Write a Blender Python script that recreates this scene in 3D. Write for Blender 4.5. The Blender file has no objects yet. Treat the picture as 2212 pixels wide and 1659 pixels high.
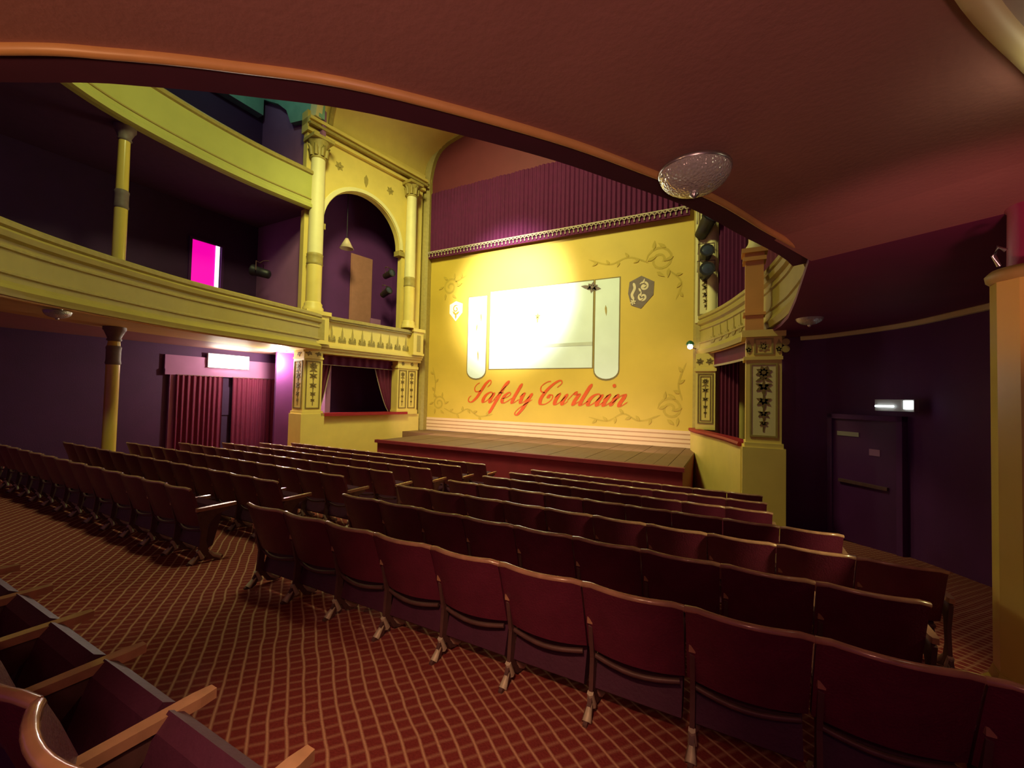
import bpy, math, random
from mathutils import Vector, Matrix
random.seed(7)
S = bpy.context.scene
COL = S.collection
rad = math.radians

# ------------------------------------------------------------------ camera
def set_camera():
    yaw, pitch, roll = rad(27.9), rad(1.75), rad(1.3)
    a = Vector((-math.sin(yaw)*math.cos(pitch), math.cos(yaw)*math.cos(pitch), math.sin(pitch)))
    r0 = Vector((math.cos(yaw), math.sin(yaw), 0)); u0 = r0.cross(a)
    r = r0*math.cos(roll) + u0*math.sin(roll)
    u = -r0*math.sin(roll) + u0*math.cos(roll)
    cd = bpy.data.cameras.new('camera'); cd.sensor_fit = 'HORIZONTAL'; cd.sensor_width = 36
    cd.lens = 900/2212*36; cd.clip_start = 0.02
    co = bpy.data.objects.new('camera', cd); COL.objects.link(co)
    m = Matrix((r, u, -a)).transposed().to_4x4(); m.translation = (0, 0, 1.5)
    co.matrix_world = m
    S.camera = co
set_camera()

# ------------------------------------------------------------------ world, light, exposure
S.view_settings.view_transform = 'Standard'; S.view_settings.look = 'None'
S.view_settings.gamma = 1; S.view_settings.exposure = 0.0; S.view_settings.use_curve_mapping = False
w = bpy.data.worlds.new('world'); S.world = w; w.use_nodes = True
bg = w.node_tree.nodes['Background']
bg.inputs[0].default_value = (0.45, 0.07, 0.66, 1); bg.inputs[1].default_value = 0.125

def lamp(kind, name, loc, power, color, target=None, size=0.1, spot=60, blend=1.0, size_y=None):
    l = bpy.data.lights.new(name, kind); l.energy = power; l.color = color
    if kind == 'AREA':
        l.size = size
        if size_y: l.shape = 'RECTANGLE'; l.size_y = size_y
    else: l.shadow_soft_size = size
    if kind == 'SPOT': l.spot_size = rad(spot); l.spot_blend = blend
    o = bpy.data.objects.new(name, l); COL.objects.link(o); o.location = loc
    if target: o.rotation_euler = (Vector(target)-Vector(loc)).to_track_quat('-Z', 'Y').to_euler()
    return o
# house lanterns high over the stalls, yellow green, turned to the stage and the boxes
lamp('SPOT', 'house_light', (-5.9, 4.6, 11.7), 4300, (0.96, 0.96, 0.36), (-6.7, 11.6, 4.4), size=0.8, spot=112, blend=0.9)
lamp('SPOT', 'house_pendant', (-4.8, 3.4, 10.8), 1250, (0.88, 0.96, 0.38), (-8.8, 6.4, 3.6), size=0.6, spot=116, blend=0.7)
# lanterns on the gallery front aimed at the safety curtain
lamp('SPOT', 'curtain_light', (-5.6, 1.5, 9.2), 34000, (1.0, 0.95, 0.84), (-7.1, 13.1, 5.1), size=0.3, spot=26, blend=1)
lamp('SPOT', 'curtain_wash', (-5.6, 1.8, 8.9), 1500, (1.0, 0.74, 0.40), (-6.2, 13.1, 2.4), size=0.3, spot=50, blend=0.8)
# added warm strip without fittings, washing the foot of the curtain
lamp('AREA', 'foot_fill', (-5.9, 11.2, 0.55), 75, (1.0, 0.72, 0.60), (-5.9, 13.1, 0.7), size=8.5, size_y=0.1)
# lamp over the exit under the far side of the circle
lamp('POINT', 'exit_lamp_light', (-12.95, 8.35, 2.45), 300, (1.0, 0.86, 0.66), size=0.07)
# warm lamp under the circle behind the camera, then added spots without fittings
lamp('POINT', 'rear_lamp', (0.3, -1.0, 2.5), 26, (1.0, 0.46, 0.30), size=0.12)
lamp('SPOT', 'soffit_fill', (0.4, -1.4, 1.0), 150, (1.0, 0.50, 0.40), (-0.6, 1.3, 2.8), size=0.15, spot=76, blend=1)  # added fill from below, brightens the soffit
lamp('SPOT', 'bead_fill', (-2.6, -1.4, 1.9), 85, (1.0, 0.52, 0.24), (-1.9, 0.5, 2.95), size=0.12, spot=78, blend=1)  # added fill that picks out the bead on the soffit edge
lamp('SPOT', 'carpet_fill', (-0.3, -0.3, 2.6), 240, (1.0, 0.57, 0.28), (-1.15, 1.5, 0), size=0.08, spot=48, blend=1)  # added fill for the bright pool on the carpet
# lamp out of frame beside the column, and an unseen fill
lamp('SPOT', 'column_lamp', (2.9, 3.0, 2.1), 320, (1.0, 0.86, 0.34), (1.66, 3.7, 1.3), size=0.1, spot=60, blend=0.8)
lamp('SPOT', 'step_fill', (1.30, 2.4, 1.5), 38, (1.0, 0.36, 0.32), (1.1, 3.95, 2.78), size=0.1, spot=74, blend=1)  # added fill that brightens the sloped ceiling step

# ------------------------------------------------------------------ materials
M = {}
def mat(name, col, rough=0.6, var=0.18, scale=6.0, bump=0.0, bscale=60, metal=0.0, spec=0.5, coat=0.0, emit=None, estr=0.0, trans=0.0):
    m = bpy.data.materials.new(name); m.use_nodes = True; nt = m.node_tree
    b = nt.nodes['Principled BSDF']
    b.inputs['Roughness'].default_value = rough; b.inputs['Metallic'].default_value = metal
    b.inputs['Specular IOR Level'].default_value = spec; b.inputs['Coat Weight'].default_value = coat
    b.inputs['Transmission Weight'].default_value = trans
    if emit:
        b.inputs['Emission Color'].default_value = (*emit, 1); b.inputs['Emission Strength'].default_value = estr
    tc = nt.nodes.new('ShaderNodeTexCoord')
    n = nt.nodes.new('ShaderNodeTexNoise'); n.inputs['Scale'].default_value = scale; n.inputs['Detail'].default_value = 5
    nt.links.new(tc.outputs['Object'], n.inputs['Vector'])
    mx = nt.nodes.new('ShaderNodeMix'); mx.data_type = 'RGBA'
    mx.inputs[6].default_value = (*[max(0, c*(1-var)) for c in col], 1)
    mx.inputs[7].default_value = (*[min(1, c*(1+var)) for c in col], 1)
    nt.links.new(n.outputs['Fac'], mx.inputs[0]); nt.links.new(mx.outputs[2], b.inputs['Base Color'])
    if bump:
        n2 = nt.nodes.new('ShaderNodeTexNoise'); n2.inputs['Scale'].default_value = bscale; n2.inputs['Detail'].default_value = 4
        nt.links.new(tc.outputs['Object'], n2.inputs['Vector'])
        bp = nt.nodes.new('ShaderNodeBump'); bp.inputs['Strength'].default_value = bump; bp.inputs['Distance'].default_value = 0.01
        nt.links.new(n2.outputs['Fac'], bp.inputs['Height']); nt.links.new(bp.outputs[0], b.inputs['Normal'])
    M[name] = m; return m
mat('cream', (0.72, 0.55, 0.15), 0.5, 0.10, 3)
mat('cream_gloss', (0.66, 0.49, 0.10), 0.22, 0.08, 3, coat=0.3)
mat('cream_pale', (0.75, 0.66, 0.34), 0.55, 0.08, 4)
mat('gilt', (0.36, 0.27, 0.07), 0.55, 0.25, 12)
mat('ornament', (0.20, 0.13, 0.035), 0.6, 0.3, 15)
mat('cream_warm_lit', (0.66, 0.33, 0.09), 0.5, 0.1, 3)  # warm lamplight on the upper pedestal, put into its paint
mat('lens', (0.05, 0.06, 0.10), 0.2)
mat('circle_paint', (0.38, 0.29, 0.065), 0.55, 0.12, 3)
mat('gallery_paint', (0.46, 0.44, 0.11), 0.6, 0.12, 2)
mat('teal_lit_plaster', (0.22, 0.44, 0.33), 0.7, 0.3, 3)  # teal of the upper light put into the plaster colour
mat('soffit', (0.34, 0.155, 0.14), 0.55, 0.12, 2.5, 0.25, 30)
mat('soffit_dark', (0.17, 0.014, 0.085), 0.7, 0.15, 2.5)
mat('bead', (0.62, 0.34, 0.12), 0.4, 0.15, 8)
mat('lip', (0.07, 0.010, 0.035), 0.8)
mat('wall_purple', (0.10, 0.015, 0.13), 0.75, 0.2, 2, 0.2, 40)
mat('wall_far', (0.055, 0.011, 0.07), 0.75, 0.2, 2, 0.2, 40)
mat('wall_mauve', (0.30, 0.12, 0.27), 0.75, 0.15, 2)
mat('ceiling_dark', (0.08, 0.02, 0.08), 0.9)
mat('dark', (0.03, 0.01, 0.05), 0.9)
mat('drape', (0.12, 0.004, 0.038), 0.75, 0.25, 5, 0.2, 80)
mat('pelmet', (0.10, 0.002, 0.055), 0.85, 0.25, 5)
mat('header_board', (0.15, 0.018, 0.036), 0.7, 0.15, 2)
mat('header_red', (0.36, 0.015, 0.065), 0.7, 0.15, 2)
mat('fringe', (0.42, 0.33, 0.24), 0.7, 0.3, 20)
mat('seat_vinyl', (0.135, 0.015, 0.050), 0.45, 0.35, 9, 0.3, 90, coat=0.1)
mat('seat_under', (0.07, 0.012, 0.045), 0.6, 0.3, 9, 0.2, 60)
mat('worn_wood', (0.46, 0.24, 0.16), 0.2, 0.35, 14, 0.03, 50, coat=0.6)
mat('iron', (0.13, 0.06, 0.065), 0.5, 0.4, 18, metal=0.2)
mat('worn_iron', (0.60, 0.50, 0.42), 0.45, 0.5, 25, metal=0.2)
mat('stage_board', (0.17, 0.085, 0.045), 0.6, 0.25, 3)
mat('stage_front', (0.20, 0.012, 0.03), 0.6, 0.25, 4)
mat('sill_red', (0.30, 0.006, 0.02), 0.5)
mat('curtain_paint', (0.62, 0.43, 0.06), 0.6, 0.17, 0.9)
mat('curtain_white', (0.70, 0.82, 0.82), 0.6, 0.10, 1.4)
mat('panel_smudge', (0.52, 0.58, 0.52), 0.7, 0.3, 2)
mat('curtain_mark', (0.50, 0.35, 0.045), 0.7, 0.2, 4)
mat('curtain_line', (0.20, 0.15, 0.06), 0.7)
mat('curtain_foot', (0.80, 0.55, 0.36), 0.6, 0.08, 2)
mat('foot_stripe', (0.48, 0.26, 0.14), 0.6)
mat('letter_red', (0.66, 0.085, 0.008), 0.6, 0.15, 3)
mat('crest_dark', (0.16, 0.11, 0.10), 0.6, 0.3, 10)
mat('crest_pale', (0.70, 0.58, 0.40), 0.6)
mat('steel', (0.5, 0.5, 0.5), 0.3, metal=0.9)
mat('black_metal', (0.015, 0.012, 0.02), 0.5)
mat('tan_board', (0.40, 0.17, 0.13), 0.7)
mat('lamp_shade', (0.65, 0.50, 0.35), 0.5)
mat('glow_white', (1, 1, 1), 0.5, emit=(1.0, 0.93, 0.8), estr=18)
mat('glow_tube', (1, 1, 1), 0.5, emit=(0.80, 1.0, 0.98), estr=5)
mat('glow_pink', (1, 0.8, 1), 0.5, emit=(1.0, 0.72, 0.95), estr=6)
mat('magenta_pane', (0.9, 0.02, 0.5), 0.5, 0.03, 1, emit=(0.95, 0.0, 0.42), estr=0.95)
mat('white_strip', (1, 0.9, 1), 0.5, emit=(1.0, 0.85, 1.0), estr=2.2)
mat('green_hood', (0.01, 0.10, 0.05), 0.4)
mat('sign_plate', (0.30, 0.25, 0.24), 0.5)
mat('door_paint', (0.075, 0.010, 0.095), 0.5, 0.2, 3)
mat('column_red', (0.30, 0.02, 0.09), 0.5)
mat('beam_grey', (0.42, 0.34, 0.27), 0.6)
mat('fixture', (0.55, 0.55, 0.52), 0.4)

def glass_mat():
    m = bpy.data.materials.new('cut_glass'); m.use_nodes = True; nt = m.node_tree
    b = nt.nodes['Principled BSDF']; b.inputs['Base Color'].default_value = (0.50, 0.52, 0.50, 1)
    b.inputs['Roughness'].default_value = 0.12; b.inputs['Transmission Weight'].default_value = 0.35
    tc = nt.nodes.new('ShaderNodeTexCoord'); v = nt.nodes.new('ShaderNodeTexVoronoi'); v.inputs['Scale'].default_value = 70
    bp = nt.nodes.new('ShaderNodeBump'); bp.inputs['Strength'].default_value = 0.8; bp.inputs['Distance'].default_value = 0.006
    nt.links.new(tc.outputs['Object'], v.inputs['Vector']); nt.links.new(v.outputs['Distance'], bp.inputs['Height'])
    nt.links.new(bp.outputs[0], b.inputs['Normal']); M['glass'] = m
glass_mat()

def carpet_mat():
    m = bpy.data.materials.new('carpet'); m.use_nodes = True; nt = m.node_tree; L = nt.links.new
    b = nt.nodes['Principled BSDF']; b.inputs['Roughness'].default_value = 0.95; b.inputs['Specular IOR Level'].default_value = 0.1
    tc = nt.nodes.new('ShaderNodeTexCoord')
    nz = nt.nodes.new('ShaderNodeTexNoise'); nz.inputs['Scale'].default_value = 2.2; nz.inputs['Detail'].default_value = 2
    L(tc.outputs['Object'], nz.inputs['Vector'])
    off = nt.nodes.new('ShaderNodeVectorMath'); off.operation = 'SCALE'; off.inputs[3].default_value = 0.05
    L(nz.outputs['Color'], off.inputs[0])
    add = nt.nodes.new('ShaderNodeVectorMath'); L(tc.outputs['Object'], add.inputs[0]); L(off.outputs[0], add.inputs[1])
    mp = nt.nodes.new('ShaderNodeMapping'); mp.inputs['Rotation'].default_value = (0, 0, rad(-145)); L(add.outputs[0], mp.inputs['Vector'])
    sp = nt.nodes.new('ShaderNodeSeparateXYZ'); L(mp.outputs[0], sp.inputs[0])
    def line(sock, period, width):
        d = nt.nodes.new('ShaderNodeMath'); d.operation = 'DIVIDE'; d.inputs[1].default_value = period; L(sock, d.inputs[0])
        f = nt.nodes.new('ShaderNodeMath'); f.operation = 'FRACT'; L(d.outputs[0], f.inputs[0])
        s = nt.nodes.new('ShaderNodeMath'); s.operation = 'SUBTRACT'; s.inputs[1].default_value = 0.5; L(f.outputs[0], s.inputs[0])
        a = nt.nodes.new('ShaderNodeMath'); a.operation = 'ABSOLUTE'; L(s.outputs[0], a.inputs[0])
        r = nt.nodes.new('ShaderNodeMapRange'); r.inputs[1].default_value = 0.0; r.inputs[2].default_value = width
        r.inputs[3].default_value = 1; r.inputs[4].default_value = 0; L(a.outputs[0], r.inputs[0])
        return r.outputs[0]
    l1 = line(sp.outputs[1], 0.078, 0.13); l2 = line(sp.outputs[0], 0.072, 0.22)
    h = nt.nodes.new('ShaderNodeMath'); h.operation = 'MULTIPLY'; h.inputs[1].default_value = 0.35; L(l2, h.inputs[0])
    mx = nt.nodes.new('ShaderNodeMath'); mx.operation = 'MAXIMUM'; L(l1, mx.inputs[0]); L(h.outputs[0], mx.inputs[1])
    n2 = nt.nodes.new('ShaderNodeTexNoise'); n2.inputs['Scale'].default_value = 90; L(tc.outputs['Object'], n2.inputs['Vector'])
    base = nt.nodes.new('ShaderNodeMix'); base.data_type = 'RGBA'
    base.inputs[6].default_value = (0.16, 0.022, 0.027, 1); base.inputs[7].default_value = (0.28, 0.05, 0.048, 1); L(n2.outputs['Fac'], base.inputs[0])
    c = nt.nodes.new('ShaderNodeMix'); c.data_type = 'RGBA'; c.inputs[7].default_value = (0.62, 0.34, 0.24, 1)
    L(mx.outputs[0], c.inputs[0]); L(base.outputs[2], c.inputs[6]); L(c.outputs[2], b.inputs['Base Color'])
    bp = nt.nodes.new('ShaderNodeBump'); bp.inputs['Strength'].default_value = 0.4; bp.inputs['Distance'].default_value = 0.01
    L(n2.outputs['Fac'], bp.inputs['Height']); L(bp.outputs[0], b.inputs['Normal'])
    M['carpet'] = m
carpet_mat()

# ------------------------------------------------------------------ mesh helpers
class MB:
    def __init__(s): s.v = []; s.f = []; s.sm = []
    def add(s, vs, fs, smooth=False):
        k = len(s.v); s.v += [tuple(p) for p in vs]
        for f in fs: s.f.append(tuple(i+k for i in f)); s.sm.append(smooth)
        return s
    def box(s, x0, x1, y0, y1, z0, z1):
        v = [(x0,y0,z0),(x1,y0,z0),(x1,y1,z0),(x0,y1,z0),(x0,y0,z1),(x1,y0,z1),(x1,y1,z1),(x0,y1,z1)]
        return s.add(v, [(3,2,1,0),(4,5,6,7),(0,1,5,4),(1,2,6,5),(2,3,7,6),(3,0,4,7)])
    def prism(s, pts, fn, d0, d1, smooth=False):
        n = len(pts); v = [fn(p, q, d0) for p, q in pts] + [fn(p, q, d1) for p, q in pts]
        s.add(v, [tuple(range(n-1, -1, -1)), tuple(range(n, 2*n))])
        return s.add(v, [(i, (i+1) % n, n+(i+1) % n, n+i) for i in range(n)], smooth)
    def lathe(s, prof, cx=0, cy=0, n=24, smooth=True, cap=True, a0=0.0):
        v = []; f = []
        for r, z in prof:
            for i in range(n):
                t = a0 + 2*math.pi*i/n; v.append((cx+r*math.cos(t), cy+r*math.sin(t), z))
        for j in range(len(prof)-1):
            for i in range(n): f.append((j*n+i, j*n+(i+1) % n, (j+1)*n+(i+1) % n, (j+1)*n+i))
        s.add(v, f, smooth)
        if cap: s.add(v, [tuple(range(n-1, -1, -1)), tuple((len(prof)-1)*n+i for i in range(n))])
        return s
    def sweep(s, path, prof, fn, closed_prof=True, smooth=False):
        n = len(path); m = len(prof); v = []; f = []
        for i, (p, q) in enumerate(path):
            a = path[max(i-1, 0)]; b = path[min(i+1, n-1)]
            dx, dy = b[0]-a[0], b[1]-a[1]; l = math.hypot(dx, dy) or 1
            nx, ny = dy/l, -dx/l
            for o, wv in prof: v.append(fn(p+nx*o, q+ny*o, wv))
        for i in range(n-1):
            for j in range(m if closed_prof else m-1):
                j2 = (j+1) % m; f.append((i*m+j, (i+1)*m+j, (i+1)*m+j2, i*m+j2))
        s.add(v, f, smooth)
        if closed_prof: s.add(v, [tuple(range(m-1, -1, -1)), tuple((n-1)*m+j for j in range(m))])
        return s
    def tube(s, pts, r, n=8, rr=None):
        v = []; f = []; pts = [Vector(p) for p in pts]; N = len(pts)
        for i, p in enumerate(pts):
            t = (pts[min(i+1, N-1)]-pts[max(i-1, 0)]).normalized()
            up = Vector((0, 0, 1)) if abs(t.z) < 0.9 else Vector((1, 0, 0))
            a = t.cross(up).normalized(); b = a.cross(t)
            ri = rr[i] if rr else r
            for k in range(n):
                th = 2*math.pi*k/n; v.append(tuple(p + (a*math.cos(th)+b*math.sin(th))*ri))
        for i in range(N-1):
            for k in range(n): f.append((i*n+k, i*n+(k+1) % n, (i+1)*n+(k+1) % n, (i+1)*n+k))
        s.add(v, f, True)
        return s.add(v, [tuple(range(n)), tuple((N-1)*n+k for k in range(n-1, -1, -1))])
    def grid(s, fn, nu, nv, smooth=True):
        v = [fn(i/nu, j/nv) for i in range(nu+1) for j in range(nv+1)]
        f = [(i*(nv+1)+j, (i+1)*(nv+1)+j, (i+1)*(nv+1)+j+1, i*(nv+1)+j+1) for i in range(nu) for j in range(nv)]
        return s.add(v, f, smooth)
    def mesh(s, name, m):
        me = bpy.data.meshes.new(name); me.from_pydata(s.v, [], s.f)
        me.polygons.foreach_set('use_smooth', s.sm); me.materials.append(M[m]); me.update()
        return me
    def build(s, name, m, parent=None, **kw):
        o = bpy.data.objects.new(name, s.mesh(name, m)); COL.objects.link(o)
        if parent: o.parent = parent
        for k, x in kw.items(): o[k] = x
        return o
def tag(o, label, cat, group=None, kind=None):
    o['label'] = label; o['category'] = cat
    if group: o['group'] = group
    if kind: o['kind'] = kind
    return o
def thing(name, label, cat, loc=(0, 0, 0), rz=0, group=None, kind=None):
    o = bpy.data.objects.new(name, None); COL.objects.link(o); o.empty_display_size = 0.1
    o.location = loc; o.rotation_euler = (0, 0, rz)
    return tag(o, label, cat, group, kind)
def copy_tree(o, parent=None):
    c = o.copy(); COL.objects.link(c)
    if parent: c.parent = parent
    for ch in list(o.children): copy_tree(ch, c)
    return c
def catmull(P, n=8, closed=False):
    out = []
    for i in range(len(P)-1):
        p0 = P[max(i-1, 0)]; p1 = P[i]; p2 = P[i+1]; p3 = P[min(i+2, len(P)-1)]
        for k in range(n):
            t = k/n
            out.append(tuple(0.5*((2*b)+(-a+c)*t+(2*a-5*b+4*c-d)*t*t+(-a+3*b-3*c+d)*t**3) for a, b, c, d in zip(p0, p1, p2, p3)))
    out.append(tuple(P[-1])); return out
XY = lambda p, q, w_: (p, q, w_)
XZ = lambda p, q, w_: (p, w_, q)
YZ = lambda p, q, w_: (w_, p, q)
floor_z = lambda y: 0.03-0.09*y if y > 0 else 0.03

# ------------------------------------------------------------------ floor, walls, ceilings
f = MB()
ys = [-4.0, 0.0, 9.15]
f.add([(-14.5, y, floor_z(y)) for y in ys]+[(5.2, y, floor_z(y)) for y in ys], [(3, 4, 1, 0), (4, 5, 2, 1)])
f.add([(-14.5, 9.15, floor_z(9.15)), (5.2, 9.15, floor_z(9.15)), (5.2, 13.4, -0.8), (-14.5, 13.4, -0.8)], [(0, 1, 2, 3)])
tag(f.build('floor', 'carpet'), 'red brown patterned carpet over the raked stalls floor', 'carpet', kind='structure')

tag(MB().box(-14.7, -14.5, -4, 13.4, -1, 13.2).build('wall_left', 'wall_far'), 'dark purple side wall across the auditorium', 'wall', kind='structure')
tag(MB().box(-14.5, -11.9, 9.3, 9.5, -1, 2.9).build('wall_end', 'wall_mauve'), 'mauve end wall beside the exit doors under the circle', 'wall', kind='structure')
tag(MB().box(-14.5, -11.35, 8.42, 8.55, 2.98, 13.2).build('wall_circle', 'wall_mauve'), 'dim mauve end wall above the circle front', 'wall', kind='structure')
tag(MB().box(-14.5, 5.2, -4, 13.4, 13.2, 13.4).build('ceiling', 'ceiling_dark'), 'dark main ceiling high over the stalls', 'ceiling', kind='structure')
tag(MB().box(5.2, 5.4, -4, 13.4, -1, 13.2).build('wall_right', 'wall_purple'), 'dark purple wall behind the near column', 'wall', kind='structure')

# curved wall in the corner by the near stage box
wp = catmull([(0.72, 9.35), (1.12, 9.28), (1.56, 9.05), (2.29, 8.17), (2.69, 7.05), (3.2, 5.6), (3.6, 4.0), (3.75, 2.0), (3.8, -0.5), (3.8, -4.0)], 6)
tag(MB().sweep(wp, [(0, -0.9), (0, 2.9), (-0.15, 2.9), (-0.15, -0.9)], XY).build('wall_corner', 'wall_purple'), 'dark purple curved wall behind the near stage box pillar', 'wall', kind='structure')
tag(MB().sweep(wp[6:], [(0, 2.66), (0.06, 2.66), (0.08, 2.72), (0.04, 2.78), (0, 2.78)], XY).build('trim_wall', 'cream_pale'), 'pale picture rail along the top of the curved dark wall', 'trim', kind='structure')

# ------------------------------------------------------------------ dress circle (one horseshoe)
CP = [(-0.86, 12.95), (-0.25, 11.7), (0.24, 10.24), (0.54, 9.0), (0.73, 7.9), (0.80, 7.2), (0.83, 6.0), (0.66, 4.62), (0.17, 3.49), (-0.12, 2.88), (-0.43, 2.4),
      (-0.8, 1.87), (-1.36, 1.23), (-1.77, 0.9), (-2.12, 0.66), (-2.49, 0.45), (-3.6, -0.05), (-5.0, -0.3), (-6.6, -0.1), (-8.2, 0.6), (-9.34, 1.81),
      (-10.01, 3.0), (-10.63, 4.69), (-10.9, 6.4), (-11.1, 7.9), (-11.2, 8.45)]
cpath = catmull(CP, 6)
circle = thing('dress_circle', 'horseshoe dress circle with yellow moulded front running round the stalls', 'balcony', (-5, 3, 2.78))
circle.location = (0, 0, 0)
MB().sweep(cpath, [(0.02, 2.86), (0.10, 2.84), (0.12, 2.90), (0.06, 2.97), (0.04, 3.02), (0.04, 3.62), (-0.12, 3.62), (-0.12, 2.86)], XY).build('front_panel', 'circle_paint', circle)
near = [p for p in cpath if p[1] < 4.75 and p[0] > -8.3]
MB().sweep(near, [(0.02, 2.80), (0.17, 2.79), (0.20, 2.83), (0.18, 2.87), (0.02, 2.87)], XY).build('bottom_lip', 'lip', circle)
for seg in ([p for p in cpath if p[1] > 4.5 and p[0] > -5], [p for p in cpath if p[0] < -8.2]):
    MB().sweep(seg, [(0.02, 2.80), (0.09, 2.80), (0.10, 2.84), (0.09, 2.87), (0.02, 2.87)], XY).build('bottom_moulding', 'circle_paint', circle)
MB().sweep(cpath, [(0.04, 3.60), (0.09, 3.64), (0.11, 3.72), (0.08, 3.76), (-0.12, 3.76), (-0.12, 3.60)], XY).build('cornice', 'circle_paint', circle)
MB().sweep(cpath, [(0.06, 3.76), (0.10, 3.80), (0.10, 3.87), (0.04, 3.91), (-0.14, 3.91), (-0.18, 3.85), (-0.16, 3.76)], XY).build('hand_rail', 'gilt', circle)
MB().sweep(cpath, [(0.04, 3.10), (0.065, 3.12), (0.065, 3.15), (0.04, 3.17)], XY).build('lower_moulding', 'gilt', circle)
MB().sweep(cpath, [(0.04, 3.46), (0.065, 3.48), (0.065, 3.51), (0.04, 3.53)], XY).build('upper_moulding', 'gilt', circle)
bead = [(0.022*math.cos(t), 2.795+0.026*math.sin(t)) for t in [2*math.pi*k/10 for k in range(10)]]
MB().sweep(cpath, bead, XY, smooth=True).build('edge_bead', 'bead', circle, label='orange painted bead along the soffit edge')

far = [p for p in cpath if p[0] < -8.0 and p[1] > 0.5]
MB().sweep(far, [(-0.02, 2.80), (-1.5, 2.80), (-1.5, 2.785), (-0.02, 2.785)], XY).build('soffit_band', 'cream', circle)
def outer(p, c=(-5.0, 5.0), X0=-14.5, X1=5.2, Y0=-4, Y1=13.3):
    dx, dy = p[0]-c[0], p[1]-c[1]; t = 1e9
    if dx > 0: t = min(t, (X1-c[0])/dx)
    if dx < 0: t = min(t, (X0-c[0])/dx)
    if dy > 0: t = min(t, (Y1-c[1])/dy)
    if dy < 0: t = min(t, (Y0-c[1])/dy)
    return (c[0]+dx*t, c[1]+dy*t)
def slab(path, z0, z1, name, m, label):
    o = MB(); n = len(path); v = []
    for p in path:
        q = outer(p); v += [(p[0], p[1], z0), (q[0], q[1], z0), (p[0], p[1], z1), (q[0], q[1], z1)]
    fs = []
    for i in range(n-1):
        a, b = i*4, i*4+4
        fs += [(a, b, b+1, a+1), (a+2, a+3, b+3, b+2), (a, a+2, b+2, b)]
    o.add(v, fs); return tag(o.build(name, m), label, 'ceiling', kind='structure')
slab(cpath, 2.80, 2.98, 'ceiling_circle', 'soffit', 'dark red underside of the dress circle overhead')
# lower dark ceiling to the side with a sloped step facing the seats
E0, E1 = (0.60, 4.36), (5.2, 1.40)
dn = Vector((E1[0]-E0[0], E1[1]-E0[1])).normalized(); dn = Vector((dn.y, -dn.x))   # towards the camera
s_ = MB()
A0 = (E0[0]+dn.x*0.6, E0[1]+dn.y*0.6); A1 = (E1[0]+dn.x*0.6, E1[1]+dn.y*0.6)
s_.add([(*A0, 2.80), (*A1, 2.80), (*E1, 2.73), (*E0, 2.73)], [(0, 1, 2, 3)])
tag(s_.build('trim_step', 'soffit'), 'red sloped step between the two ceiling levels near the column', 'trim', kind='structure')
poly = [E0, E1, (5.2, 9.4), (0.60, 9.4), (0.60, 8.6), (0.70, 7.9), (0.73, 7.2), (0.69, 6.0)]
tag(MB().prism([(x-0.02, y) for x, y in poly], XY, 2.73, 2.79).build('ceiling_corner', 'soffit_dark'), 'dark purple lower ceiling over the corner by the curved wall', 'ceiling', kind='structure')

# ceiling beam at the top corner
bm = MB(); bp_ = [(0.05, 0.75), (0.40, 1.36), (0.65, 1.78), (0.93, 2.17), (1.52, 2.95), (2.2, 3.7)]
beam = thing('ceiling_beam', 'grey ceiling beam with bright cream edge beside the camera', 'beam', kind='structure')
MB().sweep(catmull(bp_, 4), [(-0.03, 2.80), (-0.02, 2.765), (0.02, 2.75), (0.05, 2.765), (0.06, 2.80)], XY, smooth=True).build('edge_moulding', 'cream_pale', beam)
MB().sweep(catmull(bp_, 4), [(0.05, 2.80), (0.05, 2.77), (1.6, 2.77), (1.6, 2.80)], XY).build('beam_face', 'beam_grey', beam)
lamp('POINT', 'beam_fill', (1.12, 2.2, 2.6), 2.0, (1.0, 0.9, 0.55), size=0.08)  # added close to the beam edge to brighten it, no fitting

# ------------------------------------------------------------------ upper gallery front on the far side
GP = [(-8.3, 0.2), (-9.6, 1.2), (-10.6, 2.3), (-11.2, 3.4), (-11.5, 4.9), (-11.58, 6.5), (-11.45, 8.0), (-11.42, 8.4)]
gpath = catmull(GP, 6)
gal = thing('upper_gallery', 'upper gallery front, plain green yellow boards above the circle', 'balcony')
MB().sweep(gpath, [(0.0, 7.10), (0.08, 7.12), (0.08, 7.22), (0.03, 7.28), (0.03, 8.15), (-0.12, 8.15), (-0.12, 7.10)], XY).build('front_panel', 'gallery_paint', gal)
MB().sweep(gpath, [(0.03, 8.13), (0.08, 8.16), (0.08, 8.24), (0.02, 8.30), (-0.14, 8.30), (-0.14, 8.13)], XY).build('hand_rail', 'gilt', gal)
MB().sweep(gpath, [(0.03, 7.36), (0.05, 7.37), (0.05, 7.40), (0.03, 7.41)], XY).build('moulding', 'gilt', gal)
o = MB()
v = []; fs = []
for i, p in enumerate(gpath):
    v += [(p[0], p[1], 7.12), (-14.5, p[1], 7.12), (p[0], p[1], 7.3), (-14.5, p[1], 7.3)]
for i in range(len(gpath)-1):
    a, b = 4*i, 4*i+4; fs += [(a, b, b+1, a+1), (a+2, a+3, b+3, b+2)]
tag(o.add(v, fs).build('ceiling_gallery', 'ceiling_dark'), 'dark underside of the upper gallery', 'ceiling', kind='structure')
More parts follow.
